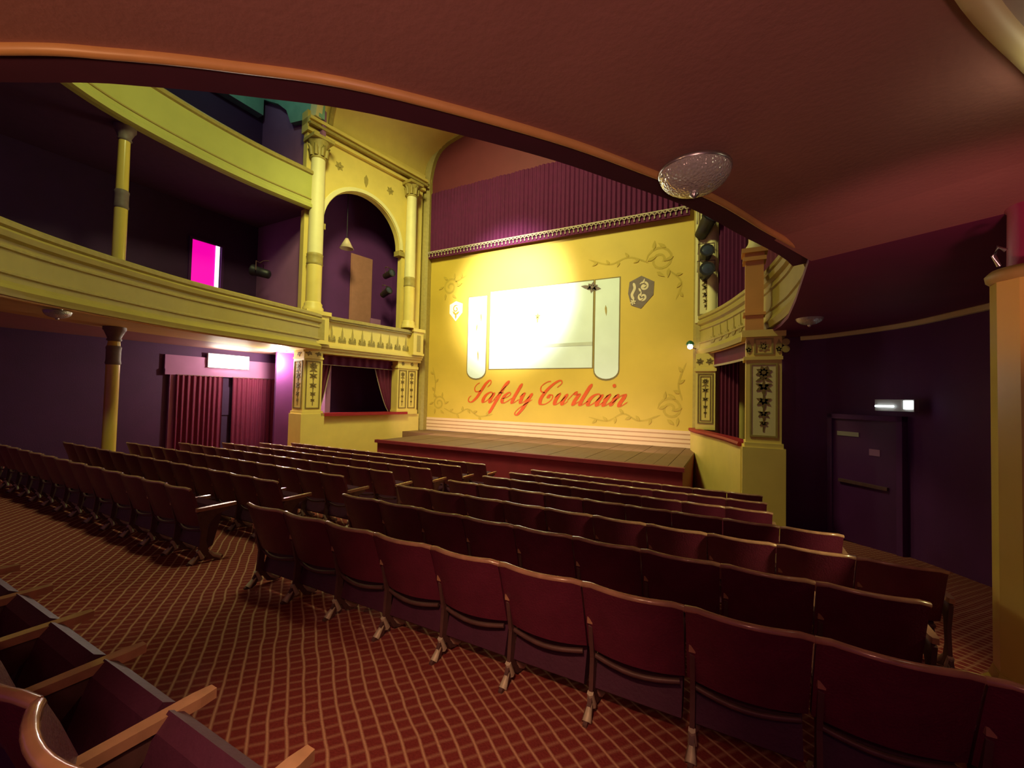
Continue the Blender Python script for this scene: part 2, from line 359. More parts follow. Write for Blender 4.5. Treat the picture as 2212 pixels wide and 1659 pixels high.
# green lit plaster arch above the gallery end
ga = MB()
pts = [(-14.5, 13.2), (-11.3, 13.2), (-11.3, 10.0), (-12.7, 10.2), (-12.95, 10.7), (-13.4, 11.05), (-14.5, 11.6)]
ga.prism(pts, XZ, 8.25, 8.45)
tag(ga.build('plaster_arch', 'teal_lit_plaster'), 'green lit plaster arch above the gallery end', 'arch', kind='structure')
tag(MB().box(-14.5, -14.2, 6.4, 8.25, 10.9, 11.5).box(-14.5, -14.1, 6.4, 8.25, 11.5, 11.8).build('trim_frieze', 'teal_lit_plaster'), 'green lit plaster frieze high on the side wall', 'trim', kind='structure')
lamp('POINT', 'gallery_lamp', (-12.2, 6.6, 11.6), 32, (0.55, 1.0, 0.75), size=0.2)

# ------------------------------------------------------------------ slim columns on the far side
def slim_column(label, z0, z1, band):
    t = thing('slim_column', label, 'column', (-11.6, 3.83, z0), group='slim columns under the balconies')
    h = z1-z0
    MB().lathe([(0.16, 0), (0.16, 0.06), (0.12, 0.10), (0.115, 0.14)], n=16).build('base', 'cream_gloss', t)
    MB().lathe([(0.115, 0.14), (0.115, band-0.2)], n=16, cap=False).build('lower_shaft', 'cream_gloss', t)
    MB().lathe([(0.115, band-0.2), (0.13, band-0.17), (0.12, band-0.1), (0.12, band+0.1), (0.13, band+0.17), (0.11, band+0.2)], n=16).build('band', 'crest_dark', t)
    MB().lathe([(0.108, band+0.2), (0.10, h-0.32)], n=16, cap=False).build('upper_shaft', 'cream_gloss', t)
    MB().lathe([(0.10, h-0.32), (0.13, h-0.29), (0.11, h-0.25), (0.17, h-0.10), (0.19, h-0.08), (0.19, h)], n=16).build('capital', 'crest_dark', t)
    return t
slim_column('slim cream column standing on the stalls floor under the circle', floor_z(3.83), 2.80, 2.5)
slim_column('slim cream column standing on the circle under the gallery', 2.98, 7.12, 2.55)

# ------------------------------------------------------------------ exit doors with curtains on the far wall
dr = thing('door_1', 'exit doorway with dark header in the far wall under the lamp', 'doorway', (-14.5, 7.75, 0), kind='structure')
MB().box(0, 0.10, -1.85, 1.55, 1.92, 2.08).build('header', 'wall_mauve', dr)
MB().box(0, 0.07, -1.85, 1.55, 2.08, 2.5).build('frieze', 'wall_mauve', dr)
for a, b in ((-1.72, -1.58), (1.42, 1.55)): MB().box(0, 0.09, a, b, -0.62, 1.92).build('jamb', 'wall_mauve', dr)
MB().box(0, 0.02, -1.6, 1.45, -0.6, 1.92).build('door_leaf', 'dark', dr)
MB().box(0.02, 0.05, -0.35, 0.15, 0.7, 1.6).build('notice_board', 'dark', dr)
def drape(label, x, y0, y1, z0, z1, folds, m='drape', group=None):
    t = thing('door_curtain', label, 'curtain', (x, (y0+y1)/2, z0), group=group)
    W = y1-y0; H = z1-z0
    def fn(th):
        return lambda u, v: (0.06+0.045*math.sin(u*folds*2*math.pi+0.5*math.sin(u*9))*(0.6+0.4*(1-v))+th, (u-0.5)*W, v*H)
    MB().grid(fn(0), folds*8, 6).grid(fn(-0.012), folds*8, 6).build('cloth', m, t)
    MB().tube([(0.05, -W/2, H), (0.05, W/2, H)], 0.018, 8).build('rail', 'iron', t)
    return t
drape('crimson pleated exit curtain nearer the slim column', -14.41, 6.15, 7.42, -0.58, 1.92, 9)
drape('crimson pleated exit curtain nearer the stage box', -14.41, 7.72, 9.22, -0.68, 1.92, 10)

el = thing('exit_lamp', 'glaring white bulkhead lamp on the wall over the exit doors', 'lamp', (-14.43, 7.6, 2.42))
MB().box(-0.02, 0.06, -0.62, 0.62, -0.22, 0.22).build('back_plate', 'fixture', el)
dp = [(0.55*math.copysign(abs(math.cos(t))**0.5, math.cos(t)), 0.17*math.copysign(abs(math.sin(t))**0.5, math.sin(t))) for t in [2*math.pi*k/24 for k in range(24)]]
MB().prism(dp, YZ, 0.06, 0.15).build('diffuser', 'glow_white', el)  # drawn large and bright to stand in for the lamp's glare

# magenta lit window in the circle wall
wn = thing('window_1', 'magenta lit window in the circle side wall', 'window', (-14.5, 6.86, 4.66), kind='structure')
for y0, y1, z0, z1 in ((-0.48, -0.41, -0.06, 1.46), (0.41, 0.48, -0.06, 1.46), (-0.41, 0.41, 1.40, 1.46), (-0.41, 0.41, -0.06, 0.0)):
    MB().box(0, 0.06, y0, y1, z0, z1).build('frame', 'wall_purple', wn)
MB().box(0.005, 0.015, -0.41, 0.25, 0, 1.40).build('pane', 'magenta_pane', wn)
MB().box(0.005, 0.03, 0.25, 0.36, 0, 1.40).build('light_strip', 'white_strip', wn)

# ------------------------------------------------------------------ ornaments
def leaf(mb, x, z, ang, ln, wd, y, fn=None, d=0.012):
    c, s2 = math.cos(ang), math.sin(ang)
    out = [(0, 0), (0.3*ln, wd*0.5), (0.65*ln, wd*0.42), (ln, 0), (0.65*ln, -wd*0.42), (0.3*ln, -wd*0.5)]
    pts = [(x+c*a-s2*b, z+s2*a+c*b) for a, b in out]
    mb.prism(pts, fn or XZ, y, y-d)
def rosette(mb, x, z, r, y, n=7, fn=None):
    for k in range(n): leaf(mb, x, z, 2*math.pi*k/n+0.3, r, r*0.55, y, fn)
    mb.prism([(x+0.28*r*math.cos(t), z+0.28*r*math.sin(t)) for t in [2*math.pi*k/8 for k in range(8)]], fn or XZ, y, y-0.022)
def garland(mb, x, z0, z1, w_, y, fn=None):
    H = z1-z0
    rosette(mb, x, z1-0.10*H, w_*0.42, y, 8, fn)
    for k in (-1, 1):
        leaf(mb, x, z1-0.18*H, math.pi/2+k*2.0, w_*0.45, w_*0.16, y, fn)
    for i, (fz, sc) in enumerate(((0.70, 0.46), (0.49, 0.42), (0.31, 0.33), (0.17, 0.24))):
        zc = z0+fz*H
        rosette(mb, x, zc, w_*sc*0.62, y, 5+i % 2, fn)
        for k in (-1, 1):
            leaf(mb, x, zc, -math.pi/2+k*0.95, w_*sc, w_*sc*0.42, y, fn)
            leaf(mb, x, zc, math.pi/2+k*1.2, w_*sc*0.95, w_*sc*0.36, y, fn)
        leaf(mb, x, zc, -math.pi/2, w_*sc*1.25, w_*sc*0.45, y, fn)
    mb.prism([(x-0.012, z0+0.05*H), (x+0.012, z0+0.05*H), (x+0.012, z1-0.1*H), (x-0.012, z1-0.1*H)], fn or XZ, y, y-0.008)
def frame_strips(mb, x0, x1, z0, z1, t, y, d=0.02, fn=None):
    for a, b, c, e in ((x0, x0+t, z0, z1), (x1-t, x1, z0, z1), (x0+t, x1-t, z0, z0+t), (x0+t, x1-t, z1-t, z1)):
        mb.prism([(a, c), (b, c), (b, e), (a, e)], fn or XZ, y, y-d)

# ------------------------------------------------------------------ far stage box (local x along the wall to the stage, -y to the house)
RZ = rad(80.754)
bx = thing('stage_box', 'tall yellow stage box with round arch on the far side of the stage', 'stage box', (-11.45, 8.55, 0), RZ)
MB().box(0.2, 4.15, -0.02, 0.25, -1.0, 0.76).box(0.2, 4.15, -0.06, 0.0, -1.0, -0.6).build('lower_wall', 'cream', bx)
MB().box(-0.46, 0.26, -0.16, 0.62, -1.0, 0.84).box(-0.43, 0.23, -0.13, 0.59, 0.84, 0.92).build('plinth', 'cream', bx)
MB().box(-0.40, 0.18, -0.10, 0.55, 0.92, 2.52).build('pilaster', 'cream', bx)
g = MB(); frame_strips(g, -0.33, 0.12, 1.0, 2.46, 0.03, -0.10); garland(g, -0.10, 1.02, 2.44, 0.30, -0.10)
MYZ = lambda p, q, d: (d, p, q)
frame_strips(g, -0.03, 0.48, 1.0, 2.46, 0.03, -0.40, fn=MYZ); garland(g, 0.22, 1.02, 2.44, 0.34, -0.40, fn=MYZ)
g.build('pilaster_ornament', 'ornament', bx)
c = MB().box(-0.42, 0.20, -0.13, 0.57, 2.52, 2.58).box(-0.40, 0.18, -0.10, 0.55, 2.58, 2.86).box(-0.47, 0.25, -0.18, 0.60, 2.86, 2.98)
c.build('pilaster_capital', 'cream', bx)
g = MB(); rosette(g, -0.25, 2.72, 0.12, -0.10, 6); rosette(g, 0.04, 2.72, 0.12, -0.10, 6); rosette(g, 0.22, 2.72, 0.14, -0.40, 6, MYZ)
g.build('capital_ornament', 'ornament', bx)
MB().box(3.08, 4.0, -0.05, 0.3, 0.76, 2.72).box(3.05, 4.02, -0.08, 0.3, 2.46, 2.56).box(3.05, 4.02, -0.08, 0.3, 0.76, 0.92).build('pilaster', 'cream', bx)
g = MB()
for a in (3.14, 3.56):
    frame_strips(g, a, a+0.34, 0.98, 2.40, 0.03, -0.05); garland(g, a+0.17, 1.0, 2.38, 0.22, -0.05)
rosette(g, 3.31, 2.64, 0.08, -0.05, 6); rosette(g, 3.73, 2.64, 0.08, -0.05, 6)
g.build('pilaster_ornament', 'ornament', bx)
MB().box(0.16, 3.5, -0.16, 0.28, 0.76, 0.85).build('sill', 'sill_red', bx)
e = MB().box(-0.44, 4.1, -0.12, 0.35, 2.72, 2.82).box(-0.44, 4.1, -0.18, 0.35, 2.82, 2.90).box(-0.44, 4.1, -0.24, 0.35, 2.90, 2.98)
e.build('entablature', 'cream', bx)
MB().box(0.2, 3.6, -0.10, 0.12, 2.98, 3.74).box(0.2, 3.6, -0.16, 0.12, 2.98, 3.06).build('front_panel', 'cream', bx)
MB().box(0.18, 3.6, -0.20, 0.18, 3.74, 3.80).box(0.18, 3.6, -0.24, 0.20, 3.80, 3.90).build('hand_rail', 'gilt', bx)
for k in range(9):
    x = 0.44+k*0.365
    g = MB(); leaf(g, x, 3.12, math.pi/2, 0.50, 0.07, -0.10)
    for q in (-1, 1):
        leaf(g, x, 3.12, math.pi/2+q*0.6, 0.22, 0.08, -0.10); leaf(g, x+q*0.12, 3.10, math.pi/2+q*0.2, 0.24, 0.07, -0.10); leaf(g, x, 3.12, math.pi/2+q*1.15, 0.16, 0.07, -0.10)
    g.build('palmette', 'gilt', bx)
for a, b in ((-0.46, 0.22), (3.55, 4.02)):
    MB().box(a, b, -0.32, 0.2, 2.98, 3.86).box(a-0.05, b+0.05, -0.37, 0.22, 3.86, 3.98).box(a-0.03, b+0.03, -0.35, 0.2, 2.98, 3.06).build('pedestal', 'cream', bx)
    MB().box(a+0.16, b-0.14, -0.33, -0.315, 3.12, 3.74).build('pedestal_panel', 'gilt', bx)
def big_column(cx, cy, r, z0, zb, zt, zc, parent):
    MB().lathe([(r*1.35, z0), (r*1.35, z0+0.1), (r*1.15, z0+0.16), (r*1.2, z0+0.22), (r, z0+0.28)], cx, cy, 24).build('column_base', 'cream', parent)
    MB().lathe([(r, z0+0.28), (r, zb)], cx, cy, 24, cap=False).build('column_shaft', 'cream', parent)
    MB().lathe([(r, zb), (r*1.1, zb+0.03), (r*1.04, zb+0.08), (r*1.04, zb+0.28), (r*1.1, zb+0.33), (r, zb+0.36)], cx, cy, 24, cap=False).build('column_band', 'gilt', parent)
    MB().lathe([(r, zb+0.36), (r*0.92, zt)], cx, cy, 24, cap=False).build('column_shaft', 'cream_pale', parent)
    c = MB().lathe([(r*0.92, zt), (r*1.08, zt+0.04), (r*0.95, zt+0.09), (r*1.05, zt+0.3), (r*1.45, zc-0.1)], cx, cy, 24)
    for k in range(8):
        t = 2*math.pi*k/8
        c.tube([(cx+r*1.0*math.cos(t), cy+r*1.0*math.sin(t), zt+0.08), (cx+r*1.15*math.cos(t), cy+r*1.15*math.sin(t), zt+0.3), (cx+r*1.5*math.cos(t), cy+r*1.5*math.sin(t), zt+0.38)], 0.05, 6, rr=[0.06, 0.06, 0.03])
    c.box(cx-r*1.5, cx+r*1.5, cy-r*1.5, cy+r*1.5, zc-0.1, zc)
    c.build('column_capital', 'gilt', parent)
big_column(-0.17, -0.06, 0.22, 3.98, 5.40, 8.70, 9.35, bx)
big_column(3.45, -0.10, 0.20, 3.98, 5.53, 8.95, 9.50, bx)
# arched wall
aw = MB(); N = 24; cxm, R_, sp = 1.62, 1.48, 6.90
arc = [(cxm-R_*math.cos(math.pi*k/N), sp+R_*math.sin(math.pi*k/N)) for k in range(N+1)]
for y in (0.12, 0.34):
    v = [(x, y, z) for x, z in arc]+[(x, y, 9.9) for x, z in arc]
    aw.add(v, [(i, i+1, N+2+i, N+1+i) for i in range(N)])
aw.add([(x, 0.12, z) for x, z in arc]+[(x, 0.34, z) for x, z in arc], [(i, i+1, N+2+i, N+1+i) for i in range(N)], True)
aw.box(-0.45, 0.14, 0.12, 0.34, 6.75, 9.9).box(3.10, 4.15, 0.12, 0.34, 6.75, 9.9).box(-0.45, 0.02, 0.12, 0.34, 3.9, 6.75).box(3.22, 4.15, 0.12, 0.34, 2.98, 6.75)
aw.build('arch_wall', 'cream', bx)
MB().sweep([(x, z) for x, z in arc], [(-0.02, 0.12), (-0.02, 0.07), (-0.14, 0.07), (-0.16, 0.12)], XZ).build('arch_moulding', 'cream_pale', bx)
MB().box(-0.1, 0.2, 0.06, 0.36, 6.68, 6.86).box(3.05, 3.3, 0.06, 0.36, 6.68, 6.86).build('impost', 'gilt', bx)
g = MB(); leaf(g, 1.62, 9.1, -math.pi/2, 0.45, 0.16, 0.12); rosette(g, 0.62, 8.95, 0.16, 0.12, 6); rosette(g, 2.62, 8.95, 0.16, 0.12, 6)
g.build('spandrel_ornament', 'gilt', bx)
MB().box(-0.5, 4.2, 0.0, 0.4, 9.55, 9.66).box(-0.5, 4.2, -0.06, 0.4, 9.78, 9.86).box(-0.5, 4.2, -0.14, 0.4, 9.86, 9.96).box(-0.5, 4.2, 0.05, 0.4, 9.66, 10.2).build('cornice', 'cream', bx)
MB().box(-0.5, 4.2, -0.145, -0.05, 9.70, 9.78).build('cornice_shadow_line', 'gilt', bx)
# interior of the box
MB().box(-0.4, 4.2, 1.7, 1.8, -1, 9.8).box(0.0, 0.1, 0.3, 1.7, 2.98, 9.8).box(4.0, 4.2, 0.35, 1.7, -1, 9.8).box(-0.4, 4.2, 0.3, 1.75, 2.78, 2.97).build('interior_wall', 'wall_purple', bx)

# things inside the far stage box
def at_box(x, y, z):
    c_, s2 = math.cos(RZ), math.sin(RZ); return (-11.45+c_*x-s2*y, 8.55+s2*x+c_*y, z)
t = thing('box_door', 'tall tan door at the back of the upper far stage box', 'door', at_box(2.55, 1.68, 2.97), RZ)
MB().box(-0.42, 0.42, -0.05, 0.0, 0.0, 3.75).box(-0.46, 0.46, -0.03, 0.01, 0.0, 3.82).build('leaf', 'tan_board', t)
MB().lathe([(0.02, 0), (0.035, 0.03), (0.0, 0.06)], 0.33, -0.07, 10).build('knob', 'steel', t).location = (0, 0, 1.0)
t = thing('hanging_lamp', 'cone shaded lamp hanging inside the upper far stage box', 'lamp', at_box(1.35, 0.75, 6.75), RZ)
MB().tube([(0, 0, 0.15), (0, 0, 2.9)], 0.012, 6).build('cord', 'black_metal', t)
MB().lathe([(0.05, 0.16), (0.07, 0.12), (0.24, -0.2), (0.22, -0.2), (0.05, 0.10)], n=20).build('shade', 'lamp_shade', t)
def stage_lantern(label, loc, rz, tilt, sc=1.0):
    t = thing('stage_lantern', label, 'stage light', loc, rz, group='stage lanterns')
    b = MB().lathe([(0.06, -0.28), (0.11, -0.25), (0.12, -0.05), (0.13, 0.12), (0.15, 0.15), (0.15, 0.19)], n=16)
    o = b.build('body', 'black_metal', t); o.rotation_euler = (tilt, 0, 0); o.scale = (sc, sc, sc)
    ln = MB().lathe([(0.12, 0.185), (0.08, 0.20), (0, 0.21)], n=16, cap=False).build('lens', 'lens', t); ln.rotation_euler = (tilt, 0, 0); ln.scale = (sc, sc, sc)
    MB().tube([(-0.17*sc, 0, 0), (-0.17*sc, 0, 0.24*sc), (0.17*sc, 0, 0.24*sc), (0.17*sc, 0, 0)], 0.014, 6).build('yoke', 'iron', t)
    MB().tube([(0, 0, 0.24*sc), (0, 0.12, 0.30*sc), (0, 0.28, 0.30*sc)], 0.016, 6).build('clamp', 'iron', t)
    return t
stage_lantern('small stage lantern at the side of the upper far stage box', at_box(3.05, 0.62, 6.05), RZ, rad(80))
stage_lantern('lower stage lantern in the upper far stage box above the rail', at_box(2.98, 0.66, 5.35), RZ, rad(70))
stage_lantern('stage lantern on the circle rail beside the far stage box', (-13.2, 7.75, 5.25), rad(-60), rad(75), 1.2)
t = thing('box_chair', 'pale high backed chair behind the upper far stage box rail', 'chair', at_box(2.75, 0.75, 2.97), RZ)
MB().box(-0.22, 0.22, -0.22, 0.22, 0.45, 0.5).build('seat', 'seat_under', t)
MB().box(-0.22, 0.22, 0.19, 0.23, 0.55, 1.35).build('backrest', 'wall_mauve', t)
for x in (-0.2, 0.2):
    for y in (-0.2, 0.2): MB().box(x-0.02, x+0.02, y-0.02, y+0.02, 0, 0.46).build('leg', 'iron', t)
# lower box curtains and valance
t = thing('box_valance', 'dark crimson valance across the lower far stage box', 'valance', at_box(0, 0, 0), RZ)
MB().grid(lambda u, v: (0.2+2.9*u, 0.28+0.03*math.sin(u*60), 2.72-0.32*v), 90, 2).grid(lambda u, v: (0.2+2.9*u, 0.292+0.03*math.sin(u*60), 2.72-0.32*v), 90, 2).build('cloth', 'pelmet', t)
MB().tube([(0.2+2.9*k/12, 0.24, 2.40) for k in range(13)], 0.012, 6).build('braid', 'fringe', t)
def tie_back(label, loc, rz, xa, xb, top_in, z0, z1, side):
    t = thing('box_curtain', label, 'curtain', loc, rz)
    def fn(th):
        def g_(u, v):
            wv = top_in*(1-v)**0.8+0.12*v
            x = xb-side*wv*u
            return (x, 0.34+0.03*math.sin(u*22)+th, z1-(z1-z0)*v)
        return g_
    MB().grid(fn(0), 40, 14).grid(fn(0.012), 40, 14).build('cloth', 'drape', t)
    e0 = [fn(-0.01)(1, k/14) for k in range(15)]
    MB().tube(e0, 0.014, 6).build('braid', 'fringe', t)
    return t
tie_back('crimson tied back curtain at the stage end of lower far box', at_box(0, 0, 0), RZ, 0, 3.1, 0.75, 0.86, 2.45, 1)
tie_back('crimson tied back curtain at the pillar end of lower far box', at_box(0, 0, 0), RZ, 0, 0.2, 0.5, 0.86, 2.45, -1)

# ------------------------------------------------------------------ proscenium
pr = thing('proscenium', 'moulded cream arch framing the stage and safety curtain', 'arch', kind='structure')
left = [(-10.72, -0.1), (-10.72, 9.5), (-10.75, 9.6)]
corner = catmull([(-10.72, 9.5), (-10.72, 10.2), (-10.5, 10.95), (-10.05, 11.36), (-9.07, 11.6)], 6)
apath = [(-10.72, -0.1), (-10.72, 4.0)]+corner
mir = [(-11.72-x, z) for x, z in reversed(apath)]
apath = apath+mir
MB().sweep(apath, [(0.0, 12.88), (-0.08, 12.80), (-0.18, 12.76), (-0.28, 12.80), (-0.34, 12.88), (-0.34, 13.2), (0.0, 13.2)], XZ, smooth=False).build('inner_moulding', 'gilt', pr)
MB().sweep(apath, [(-0.32, 12.92)]+[(-0.34-0.14+0.16*math.cos(t), 12.84-0.16*math.sin(t)) for t in [math.pi*k/8 for k in range(9)]]+[(-0.64, 13.0), (-0.32, 13.0)], XZ, smooth=True).build('outer_moulding', 'cream_pale', pr)
# spandrel of wall above the arch
sw = MB(); n = len(apath)
for i in range(n-1):
    a, b = apath[i], apath[i+1]
    if a[1] > 9 and b[1] > 9: sw.add([(a[0], 12.95, a[1]+0.3), (b[0], 12.95, b[1]+0.3), (b[0], 12.95, 13.2), (a[0], 12.95, 13.2)], [(0, 1, 2, 3)])
sw.box(-14.5, -11.2, 12.95, 13.2, -1, 13.2).box(-0.55, 5.2, 12.95, 13.2, -1, 13.2)
tag(sw.build('wall_stage', 'cream'), 'cream wall around the proscenium arch', 'wall', kind='structure')
# cove between far stage box and arch
cv = MB(); prof = [(0.0, 10.0)]+[(0.03+1.95*(1-math.cos(t)), 10.1+1.5*math.sin(t)) for t in [rad(90)*k/10 for k in range(1, 11)]]+[(4.0, 11.75)]
P0 = Vector((-11.42, 8.35)); P1 = Vector((-10.98, 12.9))
v = []
for k, p in enumerate((P0, P1)):
    for o_, z in prof: v.append((p.x+o_, p.y, z))
m_ = len(prof)
cv.add(v, [(j, m_+j, m_+j+1, j+1) for j in range(m_-1)], True)
cv.build('cove', 'cream', pr)
MB().sweep([(o_+P0.x, z) for o_, z in prof], [(0, 8.35), (0.10, 8.35), (0.10, 8.15), (0.0, 8.15), (-0.2, 8.15), (-0.2, 8.35)], XZ).build('cove_rib', 'cream_pale', pr)
MB().sweep([(o_+P0.x+0.04, z) for o_, z in prof], [(0, 8.75), (0.07, 8.75), (0.07, 8.62), (0.0, 8.62)], XZ).build('cove_rib', 'gilt', pr)

# red header board and pleated pelmet with fringe
hb = MB().box(-10.9, -0.85, 13.05, 13.12, 9.5, 11.75)
tag(hb.build('header_board', 'header_board'), 'plain red header board at the top of the stage opening', 'board', kind='structure')
pel = thing('pelmet', 'dark crimson pleated pelmet with tasselled fringe above the safety curtain', 'pelmet', (-5.9, 12.9, 7.0))
MB().grid(lambda u, v: (-4.85+9.65*u, 0.05+0.055*math.sin(u*2*math.pi*62)*(0.5+0.5*v)+0.02*math.sin(u*71), 2.55-2.5*v), 62*8, 4).grid(lambda u, v: (-4.85+9.65*u, 0.065+0.055*math.sin(u*2*math.pi*62)*(0.5+0.5*v)+0.02*math.sin(u*71), 2.55-2.5*v), 62*8, 4).build('cloth', 'pelmet', pel)
fr = MB(); NS = 64
for k in range(NS):
    x0 = -4.82+9.6*k/NS; w_ = 9.6/NS
    fr.tube([(x0, -0.03, 0.14), (x0+w_*0.25, -0.04, 0.08), (x0+w_*0.5, -0.04, 0.06), (x0+w_*0.75, -0.04, 0.08), (x0+w_, -0.03, 0.14)], 0.022, 5)
    fr.tube([(x0+w_*0.5, -0.03, 0.06), (x0+w_*0.5, -0.03, -0.05)], 0.02, 5, rr=[0.014, 0.026])
fr.build('fringe', 'fringe', pel, kind='stuff')
MB().box(-4.83, 4.78, -0.035, 0.0, 0.13, 0.17).build('braid', 'fringe', pel)
MB().box(-4.83, 4.78, 0.0, 0.08, -0.10, 0.06).build('hem', 'pelmet', pel)

# ------------------------------------------------------------------ safety curtain (flat painted sheet with raised paint)
SY = 13.1
sc = thing('safety_curtain', 'yellow painted safety curtain with white panels and red script lettering', 'safety curtain', (-5.9, SY, 0.15))
sc.location = (0, 0, 0)
MB().box(-10.8, -1.0, SY, SY+0.12, 0.13, 7.3).build('sheet', 'curtain_paint', sc)
def patch(pts, y=SY): return MB().prism(pts, XZ, y+0.002, y-0.006)
def capsule(x0, x1, z0, z1, round_bottom):
    if not round_bottom: return [(x0, z0), (x1, z0), (x1, z1), (x0, z1)]
    r = (x1-x0)/2; cx = (x0+x1)/2
    return [(cx+r*math.cos(t), z0+r*0.75*math.sin(t)) for t in [math.pi+math.pi*k/10 for k in range(11)]]+[(x1, z1), (x0, z1)]
for x0, x1, z0, z1, rb in ((-8.86, -8.06, 2.45, 5.22, True), (-7.90, -4.02, 2.50, 5.34, False), (-3.94, -3.17, 2.42, 5.34, True)):
    patch(capsule(x0-0.035, x1+0.035, z0-0.03, z1+0.035, rb)).build('panel_outline', 'curtain_line', sc)
    patch(capsule(x0, x1, z0, z1, rb), SY-0.008).build('white_panel', 'curtain_white', sc)
patch([(-7.9, 3.22), (-4.02, 3.22), (-4.02, 3.34), (-7.9, 3.30)], SY-0.016).build('panel_band', 'panel_smudge', sc)
k = MB(); rosette(k, -5.98, 4.31, 0.11, SY-0.016, 5); leaf(k, -5.98, 4.31, -1.6, 0.26, 0.07, SY-0.016); k.build('centre_mark', 'gilt', sc)
k = MB(); rosette(k, -4.05, 5.12, 0.19, SY-0.016, 6); leaf(k, -4.05, 5.1, 2.9, 0.4, 0.12, SY-0.016); leaf(k, -4.05, 5.1, -0.2, 0.3, 0.12, SY-0.016); k.build('panel_bow', 'crest_dark', sc)
k = MB(); leaf(k, -8.3, 4.6, -1.5, 0.35, 0.06, SY-0.016); leaf(k, -8.45, 4.2, -1.7, 0.3, 0.05, SY-0.016); leaf(k, -8.4, 3.2, -1.5, 0.4, 0.05, SY-0.016); leaf(k, -3.6, 4.5, -1.5, 0.35, 0.06, SY-0.016)
k.build('panel_mark', 'gilt', sc)
MB().box(-10.75, -1.05, SY-0.03, SY, 0.13, 0.62).build('foot_band', 'curtain_foot', sc)
for z in (0.24, 0.36, 0.50): MB().box(-10.75, -1.05, SY-0.034, SY, z, z+0.035).build('foot_stripe', 'foot_stripe', sc)

def ribbon(mb, pts, w0, w1, y, shear=0.0, calli=True):
    n = len(pts); v = []
    for i, (x, z) in enumerate(pts):
        a = pts[max(i-1, 0)]; b = pts[min(i+1, n-1)]
        dx, dz = b[0]-a[0], b[1]-a[1]; l = math.hypot(dx, dz) or 1
        down = max(0, -dz/l); th = (w0+(w1-w0)*down**1.5) if calli else w0
        end = min(1, min(i, n-1-i)/3+0.35); th *= end
        nx, nz = -dz/l*th/2, dx/l*th/2
        v += [(x+nx+shear*(z+nz), z+nz), (x-nx+shear*(z-nz), z-nz)]
    k0 = len(mb.v)
    mb.add([(x, y, z) for x, z in v], [(2*i, 2*i+1, 2*i+3, 2*i+2) for i in range(n-1)])
def spiral(mb, cx, cz, r, turns, y, w_, flip=1, start=0.0):
    pts = []
    for k in range(int(turns*14)+1):
        t = k/14*2*math.pi; rr = r*(1-k/(turns*14)*0.85)
        pts.append((cx+flip*rr*math.cos(t+start), cz+rr*math.sin(t+start)))
    ribbon(mb, pts, w_, w_, y, calli=False)
def scroll(cx, cz, r, flip):
    mb = MB(); y = SY-0.006
    spiral(mb, cx, cz, r, 1.7, y, 0.07, flip)
    for a in range(6): leaf(mb, cx+flip*r*0.9*math.cos(a), cz+r*0.9*math.sin(a), a*1.05+0.4, r*0.7, r*0.25, y)
    return mb
scroll(-9.75, 5.72, 0.36, 1).build('scroll', 'curtain_mark', sc); scroll(-1.95, 5.75, 0.42, -1).build('scroll', 'curtain_mark', sc)
scroll(-10.15, 1.18, 0.30, 1).build('scroll', 'curtain_mark', sc); scroll(-1.62, 1.24, 0.36, -1).build('scroll', 'curtain_mark', sc)
def vine(P):
    mb = MB(); pts = catmull(P, 6); ribbon(mb, pts, 0.05, 0.05, SY-0.006, calli=False)
    for i in range(3, len(pts)-1, 3):
        a = math.atan2(pts[i+1][1]-pts[i-1][1], pts[i+1][0]-pts[i-1][0])
        leaf(mb, pts[i][0], pts[i][1], a+(0.9 if i % 2 else -0.9), 0.2, 0.09, SY-0.006)
    return mb
for P in ([(-9.9, 1.0), (-9.3, 0.8), (-8.8, 1.0), (-8.3, 0.75), (-7.7, 0.85)], [(-1.9, 1.05), (-2.5, 0.85), (-3.0, 1.05), (-3.5, 0.8), (-4.1, 0.9)],
          [(-2.3, 5.7), (-2.9, 5.95), (-3.5, 5.8), (-4.2, 6.05)], [(-1.7, 5.4), (-1.35, 5.0), (-1.5, 4.5)], [(-10.4, 1.4), (-10.35, 2.0), (-10.5, 2.6)], [(-1.3, 1.5), (-1.4, 2.0), (-1.2, 2.6)], [(-9.5, 5.9), (-9.0, 6.1)]):
    vine(P).build('vine', 'curtain_mark', sc)
# crest at the stage side and small pale shield on the other
k = MB().prism([(-2.86, 5.16), (-2.5, 5.32), (-2.12, 5.10), (-2.14, 4.70), (-2.5, 4.30), (-2.80, 4.42), (-2.9, 4.8)], XZ, SY, SY-0.012); k.build('crest', 'crest_dark', sc)
k = MB(); y_ = SY-0.016
spiral(k, -2.42, 4.98, 0.15, 1.3, y_, 0.06, -1, 0.6); spiral(k, -2.45, 4.66, 0.14, 1.2, y_, 0.06, 1, 2.4); rosette(k, -2.74, 4.52, 0.10, y_, 6)
ribbon(k, catmull([(-2.74, 5.12), (-2.70, 4.95), (-2.78, 4.75), (-2.72, 4.6)], 6), 0.08, 0.08, y_, calli=False)
for q in range(5): leaf(k, -2.56+0.03*q, 4.55+0.13*q, 0.5+0.8*(q % 3), 0.16, 0.06, y_)
k.build('crest_figure', 'crest_pale', sc)
MB().prism([(-9.75, 5.02), (-9.45, 5.14), (-9.15, 5.02), (-9.15, 4.68), (-9.45, 4.36), (-9.75, 4.68)], XZ, SY, SY-0.012).build('shield', 'curtain_white', sc)
k = MB(); spiral(k, -9.45, 4.84, 0.15, 1.2, y_, 0.045, 1, 1.0); leaf(k, -9.45, 4.62, 0.6, 0.2, 0.08, y_); leaf(k, -9.45, 4.62, 2.4, 0.2, 0.08, y_); leaf(k, -9.45, 4.66, -1.57, 0.22, 0.08, y_)
k.build('shield_figure', 'curtain_mark', sc)

